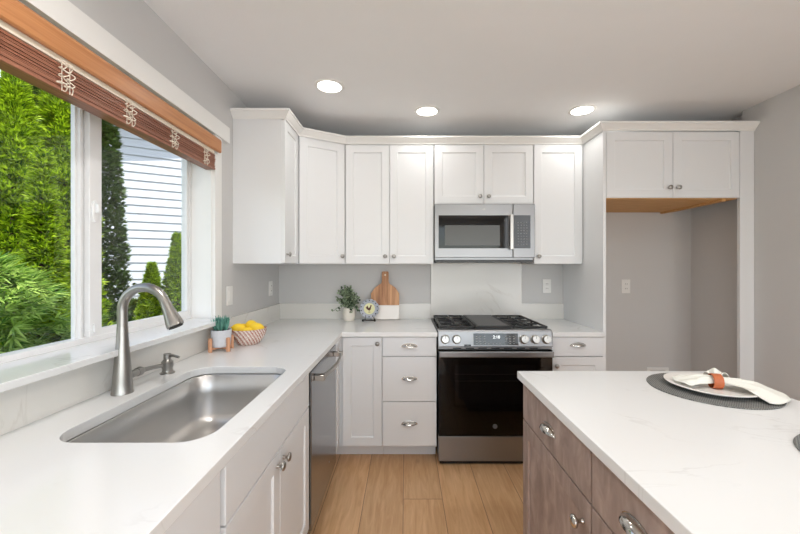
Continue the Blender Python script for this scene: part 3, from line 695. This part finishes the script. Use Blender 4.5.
# ------------------------------------------------------------ blind
t = thing('window_blind', 'raised brown wood slat blind over the window', 'blind', (-1.07, 1.36, 1.885))
B0, B1 = .66, 2.018
MB().prism([(-1.030, 1.994), (-1.030, 2.052), (-1.034, 2.062), (-1.042, 2.068), (-1.0445, 2.068), (-1.0445, 1.989), (-1.034, 1.989)], 'y', B0-.02, B1+.004).build('valance', M['wood_blind'], t, bev=.001)
MB().box(-1.090, -1.047, WY0+.02, WY1-.02, 1.972, 2.03).build('headrail', M['cream'], t, bev=.002)
sm = None
for k in range(17):
    z = 1.8965+k*.0042; dx = random.uniform(-.004, .003); s_ = random.uniform(-.002, .002)
    MB().prism([(-1.098+dx, z), (-1.072+dx, z+.0022), (-1.046+dx, z), (-1.046+dx, z+.003), (-1.072+dx, z+.005), (-1.098+dx, z+.003)], 'y', WY0+.016+s_, WY1-.016+s_).build('slat', M['wood_slat'], t)
br = MB().box(-1.099, -1.045, WY0+.014, WY1-.014, 1.886, 1.8955).build('bottom_rail', M['wood_slat'], t, bev=.002)
rnd = random.Random(5)
for yc in (1.107, 1.363, 1.626, 1.885, .84):
    b_ = MB()
    for q in range(2):
        pts = []; y = yc+(-.012 if q else .010); n = 46; ph = rnd.uniform(0, 6)
        for i in range(n):
            u = i/(n-1); z = 1.975-u*.085
            pts.append((-1.040+.006*math.sin(i*.9+ph), y+.013*math.sin(u*24+ph)+.004*math.sin(i*.5), z+.006*math.cos(u*24+ph)))
        b_.tube(pts, .0016, 6)
    b_.box(-1.0435, -1.0422, yc-.014, yc-.012, 1.886, 1.98).box(-1.0435, -1.0422, yc+.012, yc+.014, 1.886, 1.98)
    b_.build('lift_cord', M['cord'], t, smooth=True)

# ------------------------------------------------------------ outlets
def outlet(label, xf, z, kind='outlet', w=.070):
    name = 'light_switch' if kind == 'switch' else 'wall_outlet'
    c = xf @ Vector((0, 0, z)); t = thing(name, label, 'switch' if kind == 'switch' else 'outlet', c, None)
    xm = xf @ Matrix.Translation((0, 0, z))
    pl = MB(xm).box(-w/2, w/2, -.006, 0, -.0575, .0575).build('plate', M['trim'], t, bev=.002)
    if kind == 'switch': MB(xm).box(-.0165, .0165, -.009, -.005, -.033, .033).build('rocker', M['trim'], t, bev=.001)
    else:
        for dz in (-.0195, .0195):
            r = MB(xm).box(-.0165, .0165, -.0085, -.005, dz-.014, dz+.014).build('receptacle', M['trim'], t, bev=.001)
            s = MB(xm).box(-.008, -.0055, -.0092, -.0084, dz-.004, dz+.006).box(.0055, .008, -.0092, -.0084, dz-.004, dz+.006).build('slots', M['dark'], r)
outlet('white switch plate on left wall beside the window casing', xform((XL, 2.19, 0), PI/2), 1.176, 'switch')
outlet('white outlet on left wall near the back corner', xform((XL, 2.86, 0), PI/2), 1.18)
outlet('white outlet on back wall right of the range slab', xform((1.20, YB, 0)), 1.188)
outlet('white outlet on back wall inside the refrigerator alcove', xform((1.87, YB, 0)), 1.186)
t = thing('water_supply_box', 'white recessed water supply box low in the refrigerator alcove', 'supply box', (2.14, YB, .35))
b_ = MB(); b_.box(2.05, 2.23, YB-.008, YB, .32, .345).box(2.05, 2.23, YB-.008, YB, .475, .50).box(2.05, 2.075, YB-.008, YB, .345, .475).box(2.205, 2.23, YB-.008, YB, .345, .475)
b_.build('flange', M['trim'], t, bev=.002)
MB().tube([(2.14, YB-.006, .36), (2.14, YB-.006, .42)], .005, 10).build('valve', M['nickel'], t)

# ------------------------------------------------------------ recessed lights
def can(x, y, label, e=1.1):
    t = thing('recessed_light', label, 'ceiling light', (x, y, CZ-.01), 'recessed ceiling lights')
    MB().lathe([(.070, CZ-.0015), (.071, CZ-.006), (.086, CZ-.005), (.090, CZ-.0005)], (x, y, 0), 'z', 40, cap0=False, cap1=False).build('trim_ring', M['trim'], t, smooth=True)
    MB().lathe([(.0715, CZ-.0045), (.06, CZ-.0050), (.001, CZ-.0052)], (x, y, 0), 'z', 40, cap0=False).build('lens', M['lens'], t)
    l = light('lamp', 'AREA', (0, 0, -.006), e, (1, .98, .95), None, shape='DISK', size=.13)
    l.parent = t; l.data.spread = math.radians(160)
can(-.455, 2.168, 'recessed round ceiling light nearest the window cabinet')
can(.154, 2.515, 'recessed round ceiling light centred over the two-door cabinets')
can(1.23, 2.50, 'recessed round ceiling light nearest the refrigerator surround')
can(-.45, .7, 'added unseen ceiling light over the sink', 6)  # from here on, unseen lamps added to light the room
can(1.0, .7, 'added unseen ceiling light over the island', 6)
can(.9, -1.0, 'added unseen ceiling light behind the camera', 6)

# ------------------------------------------------------------ countertop things
# succulent in pot on a peg stand
px, py = -.962, 1.885
t = thing('plant_stand', 'small beech peg stand holding the grey succulent pot', 'plant stand', (px, py, CT))
b_ = MB()
for k in range(4):
    a = PI/4+k*PI/2+.25; cx, cy = px+.060*math.cos(a), py+.060*math.sin(a)
    q = MB(xform((cx, cy, 0), a)); q.box(-.007, .007, -.008, .008, CT, CT+.072); q.build('leg', M['peg'], t, bev=.002)
for a in (PI/4+.25, 3*PI/4+.25):
    MB(xform((px, py, 0), a)).box(-.054, .054, -.006, .006, CT+.012, CT+.020+(.001 if a > 2 else 0)).build('crossbar', M['peg'], t)
t = thing('succulent_pot', 'green spiky succulent in speckled grey pot on wooden stand', 'potted plant', (px, py, CT+.021))
pz = CT+.0215
MB().lathe([(.040, pz), (.044, pz+.004), (.0505, pz+.088), (.047, pz+.088), (.046, pz+.078), (.001, pz+.078)], (px, py, 0), 'z', 32).build('pot', M['concrete'], t, smooth=True)
MB().lathe([(.0455, pz+.0775), (.0455, pz+.081), (.001, pz+.083)], (px, py, 0), 'z', 20).build('soil', M['soil'], t)
b_ = MB(); rnd = random.Random(9)
for c_ in range(5):
    ox, oy = px+.024*math.cos(c_*1.26), py+.024*math.sin(c_*1.26)
    for k in range(13):
        a = k*2.4; s_ = .15+.75*(k/13); L = rnd.uniform(.065, .092)*(1-.2*s_)
        dx, dy = math.cos(a)*s_*.62, math.sin(a)*s_*.62; z0 = pz+.08
        b_.tube([(ox, oy, z0), (ox+dx*L*.4, oy+dy*L*.4, z0+L*.45), (ox+dx*L*.75, oy+dy*L*.75, z0+L)], [.0045, .0055, .0004], 6)
b_.build('leaves', M['succ'], t, smooth=True)
# bowl of lemons
bx, by = -.893, 2.05
b_ = MB().lathe([(.055, CT), (.060, CT+.003), (.082, CT+.03), (.095, CT+.06), (.1, CT+.088), (.097, CT+.089), (.091, CT+.062), (.078, CT+.034), (.055, CT+.010), (.001, CT+.008)], (bx, by, 0), 'z', 40)
tag(b_.build('fruit_bowl', M['bowl'], smooth=True, ang=60), 'brown and white woven-pattern bowl holding lemons', 'bowl')
def lemon(c, yaw, pitch, label):
    R = Matrix.Rotation(yaw, 4, 'Z') @ Matrix.Rotation(pitch, 4, 'Y'); mb = MB(Matrix.Translation(c) @ R)
    pr = [(.001, -.043), (.006, -.041), (.009, -.037), (.018, -.031), (.027, -.018), (.031, 0), (.028, .016), (.020, .029), (.011, .036), (.007, .040), (.001, .0425)]
    t = thing('lemon', label, 'lemon', c, 'lemons in the bowl')
    mb.lathe(pr, axis='x', n=20).build('skin', M['lemon'], t, smooth=True, ang=80)
    MB(Matrix.Translation(c) @ R).lathe([(.0035, .0405), (.003, .0445), (.001, .045)], axis='x', n=8).build('stem_tip', M['lemontip'], t)
for dx, dy, dz, yw, pt, lb in ((-.040, -.030, .089, .5, .2, 'leftmost lemon in the bowl, in front'), (.005, .030, .098, 2.6, -.1, 'highest lemon in the middle of the bowl'), (.052, -.008, .089, .25, .1, 'rightmost lemon in the bowl with brown stem end'),
                        (.008, -.036, .070, 3.4, .1, 'lemon sunk low at the front of the bowl'), (-.045, .035, .078, 1.2, .1, 'lemon half hidden at the back left of the bowl'), (0, 0, .044, .3, 0, 'lemon at the bottom of the bowl')):
    lemon(Vector((bx+dx, by+dy, CT+dz)), yw, pt, lb)
# greenery in cream pot
gx, gy = -.455, 2.930
t = thing('potted_greenery', 'leafy grey-green plant in rounded cream pot against backsplash', 'potted plant', (gx, gy, CT))
MB().lathe([(.036, CT), (.042, CT+.004), (.051, CT+.03), (.052, CT+.06), (.045, CT+.095), (.041, CT+.104), (.037, CT+.103), (.036, CT+.09), (.001, CT+.088)], (gx, gy, 0), 'z', 32).build('pot', M['cream_pot'], t, smooth=True)
sb = MB(); lf = MB(); rnd = random.Random(21)
for k in range(72):
    a = rnd.uniform(0, 2*PI); sp = rnd.uniform(.1, 1); hh = rnd.uniform(.05, .175)*(1.15-sp*.5)
    if k % 9 == 0: hh = -.02; sp = 1
    dx, dy = min(math.cos(a)*sp*.125, .080), math.sin(a)*sp*.055-.012
    p = [Vector((gx, gy, CT+.09)), Vector((gx+dx*.4, gy+dy*.4, CT+.10+max(hh, .05)*.7)), Vector((gx+dx, gy+dy, CT+.10+hh))]
    sb.tube(p, .0012, 5)
    for q in range(9):
        u = .25+.75*q/8; c = p[0].lerp(p[1], u*2) if u < .5 else p[1].lerp(p[2], u*2-1)
        d = Vector((rnd.uniform(-1, 1), rnd.uniform(-1, .5), rnd.uniform(-.4, 1))).normalized(); sd = d.cross(Vector((rnd.uniform(-1, 1), -1, rnd.uniform(-1, 1)))).normalized()
        L = rnd.uniform(.014, .027); lf.face([c, c+d*L*.35+sd*L*.4, c+d*L*.8+sd*L*.3, c+d*L, c+d*L*.8-sd*L*.3, c+d*L*.35-sd*L*.4])
sb.build('stems', M['stem'], t); lf.build('leaves', M['herb'], t)
# cutting board leaning on the splash
bcx = -.165; lean = math.atan2(.045, .40)
def lx(m): return Matrix.Translation((bcx, 2.966, CT+.003)) @ Matrix.Rotation(-lean, 4, 'X')
bw = .117
top = [(-bw, .118), (bw, .118), (bw, .215), (.085, .262), (.034, .298), (.028, .315), (.028, .390), (.022, .398), (-.022, .398), (-.028, .390), (-.028, .315), (-.034, .298), (-.085, .262), (-bw, .215)]
t = thing('cutting_board', 'wood and white marble paddle board leaning behind the rooster plate', 'cutting board', (bcx, 2.966, CT))
MB(lx(0)).prism(top, 'y', -.009, .009).build('wood_panel', M['acacia'], t, bev=.002)
MB(lx(0)).prism([(-bw, .014), (-bw+.004, .006), (-bw+.014, .001), (bw-.014, .001), (bw-.004, .006), (bw, .014), (bw, .1175), (-bw, .1175)], 'y', -.009, .009).build('marble_panel', M['marble'], t, bev=.002)
MB(lx(0) @ Matrix.Translation((0, 0, .368))).lathe([(.0075, -.0098), (.0075, .0098)], axis='y', n=16).build('hanging_hole', M['cream'], t)
# rooster plate on a wire easel
rx_, ry_, rz_ = -.288, 2.915, CT+.098
pl = Matrix.Translation((rx_, ry_, rz_)) @ Matrix.Rotation(-.2, 4, 'X')
t = thing('plate_easel', 'small black wire easel holding the rooster plate', 'easel', (rx_, ry_, CT))
b_ = MB()
for s_ in (-1, 1):
    b_.tube([(rx_+s_*.04, ry_-.045, CT+.018), (rx_+s_*.045, ry_-.04, CT+.004), (rx_+s_*.045, ry_, CT+.004), (rx_+s_*.035, ry_+.045, CT+.004)], .003, 8)
    b_.tube([(rx_+s_*.04, ry_+.012, CT+.004), (rx_+s_*.025, ry_+.028, CT+.06), (rx_, ry_+.040, CT+.12)], .003, 8)
    b_.lathe([(.007, -.004), (.010, 0), (.007, .004)], (rx_+s_*.047, ry_-.045, CT+.0105), 'y', 14)
b_.tube([(rx_-.045, ry_, CT+.004), (rx_+.045, ry_, CT+.004)], .003, 8).build('wire_frame', M['blackmetal'], t, smooth=True)
t = thing('rooster_plate', 'small round plate with scalloped grey rim and dark rooster', 'plate', (rx_, ry_, CT+.02))
n = 96; rg = []
for rr, yy in ((.001, -.004), (.047, -.004), (.056, -.009), (.076, -.014), (.078, -.011), (.056, -.003), (.047, .003), (.001, .003)):
    rg.append([((rr*(1+(.035*math.cos(14*2*PI*i/n) if rr > .07 else 0)))*math.cos(2*PI*i/n), yy, (rr*(1+(.035*math.cos(14*2*PI*i/n) if rr > .07 else 0)))*math.sin(2*PI*i/n)) for i in range(n)])
MB(pl).loft(rg, cap0=True, cap1=True).build('rim', M['plate_grey'], t, smooth=True, ang=60)
MB(pl).lathe([(.045, -.0042), (.045, -.0054), (.001, -.0054)], axis='y', n=40, cap0=False).build('centre', M['plate_yel'], t)
b_ = MB(pl @ Matrix.Translation((0, -.0062, 0)))
body = [(-.022, .018), (-.030, .008), (-.022, -.002), (-.010, -.012), (.004, -.013), (.012, -.004), (.013, .010), (.016, .020), (.021, .018), (.017, .026), (.013, .031), (.008, .026), (.005, .014), (-.003, .006), (-.010, .010), (-.014, .024)]
b_.prism(body, 'y', -.0006, .0006)
for x in (-.004, .003): b_.box(x, x+.002, -.0006, .0006, -.028, -.012)
b_.box(-.009, .010, -.0006, .0006, -.030, -.028)
b_.build('rooster_motif', M['plate_red'], t)
for k in range(14):
    a = 2*PI*(k+.5)/14; b2 = MB(pl @ Matrix.Translation((.066*math.cos(a), -.0125, .066*math.sin(a))))
    b2.lathe([(.005, .002), (.005, -.001)], axis='y', n=10).build('rim_dot', M['blackmetal'], t)

# ------------------------------------------------------------ place settings
def placemat(x, y, label):
    return tag(MB().lathe([(.187, CT+.0003), (.1885, CT+.002), (.187, CT+.0042), (.001, CT+.0042)], (x, y, 0), 'z', 72).build('placemat', M['mat_grey']), label, 'placemat', 'round grey placemats')
mx_, my_ = 1.087, 1.284
placemat(mx_, my_, 'round grey woven placemat under the white plate')
placemat(1.096, .76, 'round grey woven placemat cut off by the right edge')
ppx, ppy = 1.088, 1.280; pz = CT+.0045
tag(MB().lathe([(.085, pz), (.09, pz+.002), (.118, pz+.010), (.137, pz+.0165), (.1375, pz+.019), (.135, pz+.020), (.112, pz+.0145), (.088, pz+.008), (.001, pz+.0075)], (ppx, ppy, 0), 'z', 72).build('dinner_plate', M['ceramic'], smooth=True, ang=60),
    'white dinner plate with rolled napkin on grey placemat', 'plate')
# napkin: two gathered fans through a ring
nc = Vector((1.089, 1.262, pz+.031))
def fan(mb, dirang, spread, L, folds, drop, wob, z_end, lift=0., z_tip=None):
    rows = 16; cols = 40; g = []
    for i in range(rows+1):
        u = i/rows; row = []
        for j in range(cols+1):
            v = j/cols*2-1
            a = dirang + v*spread*(.25+.75*min(1, u*1.6))
            l = L*u*(1-.18*abs(v)**2)
            hw = .014*(1-u)
            x = nc.x + math.cos(a)*l - math.sin(dirang)*v*hw
            y = nc.y + math.sin(a)*l + math.cos(dirang)*v*hw
            amp = wob*(math.sin(min(1, u*1.5)*PI)*.7+.35)
            f = min(1, u*2.2)**.8; z = nc.z*(1-f)+z_end*f + amp*math.sin(v*folds*PI+dirang) + lift*math.sin(u*PI) - drop*abs(v)**2*u + .014*math.cos(v*PI/2)*(1-u)
            if z_tip is not None and u > .66: z += (z_tip-z_end)*((u-.66)/.34)**.7
            row.append((x, y, z))
        g.append(row)
    mb.loft(g, closed=False)
t = thing('napkin', 'white linen napkin gathered through leather ring on dinner plate', 'napkin', (nc.x, nc.y, pz+.02))
b_ = MB(); fan(b_, math.radians(-30), .74, .183, 3.0, .003, .005, CT+.031, .006, CT+.014); b_.build('napkin_tail', M['linen'], t, smooth=True, ang=80, solid=.0022)
b_ = MB(); fan(b_, math.radians(157), .60, .125, 2.5, .002, .007, pz+.026, .006); b_.build('napkin_tail', M['linen'], t, smooth=True, ang=80, solid=.0022)
b_ = MB(); fan(b_, math.radians(48), .95, .058, 1.5, .0, .006, pz+.034, .024); b_.build('napkin_tail', M['linen'], t, smooth=True, ang=80, solid=.0022)
rgx = Matrix.Translation(nc+Vector((-.002, -.002, .0015))) @ Matrix.Rotation(math.radians(-15), 4, 'Z')
tag(MB(rgx).lathe([(.0235, -.015), (.0255, -.014), (.026, 0), (.0255, .014), (.0235, .015), (.0225, 0), (.0235, -.015)], axis='x', n=32, cap0=False, cap1=False).build('napkin_ring', M['leather'], smooth=True, ang=60), 'tan leather ring round the white napkin', 'napkin ring')
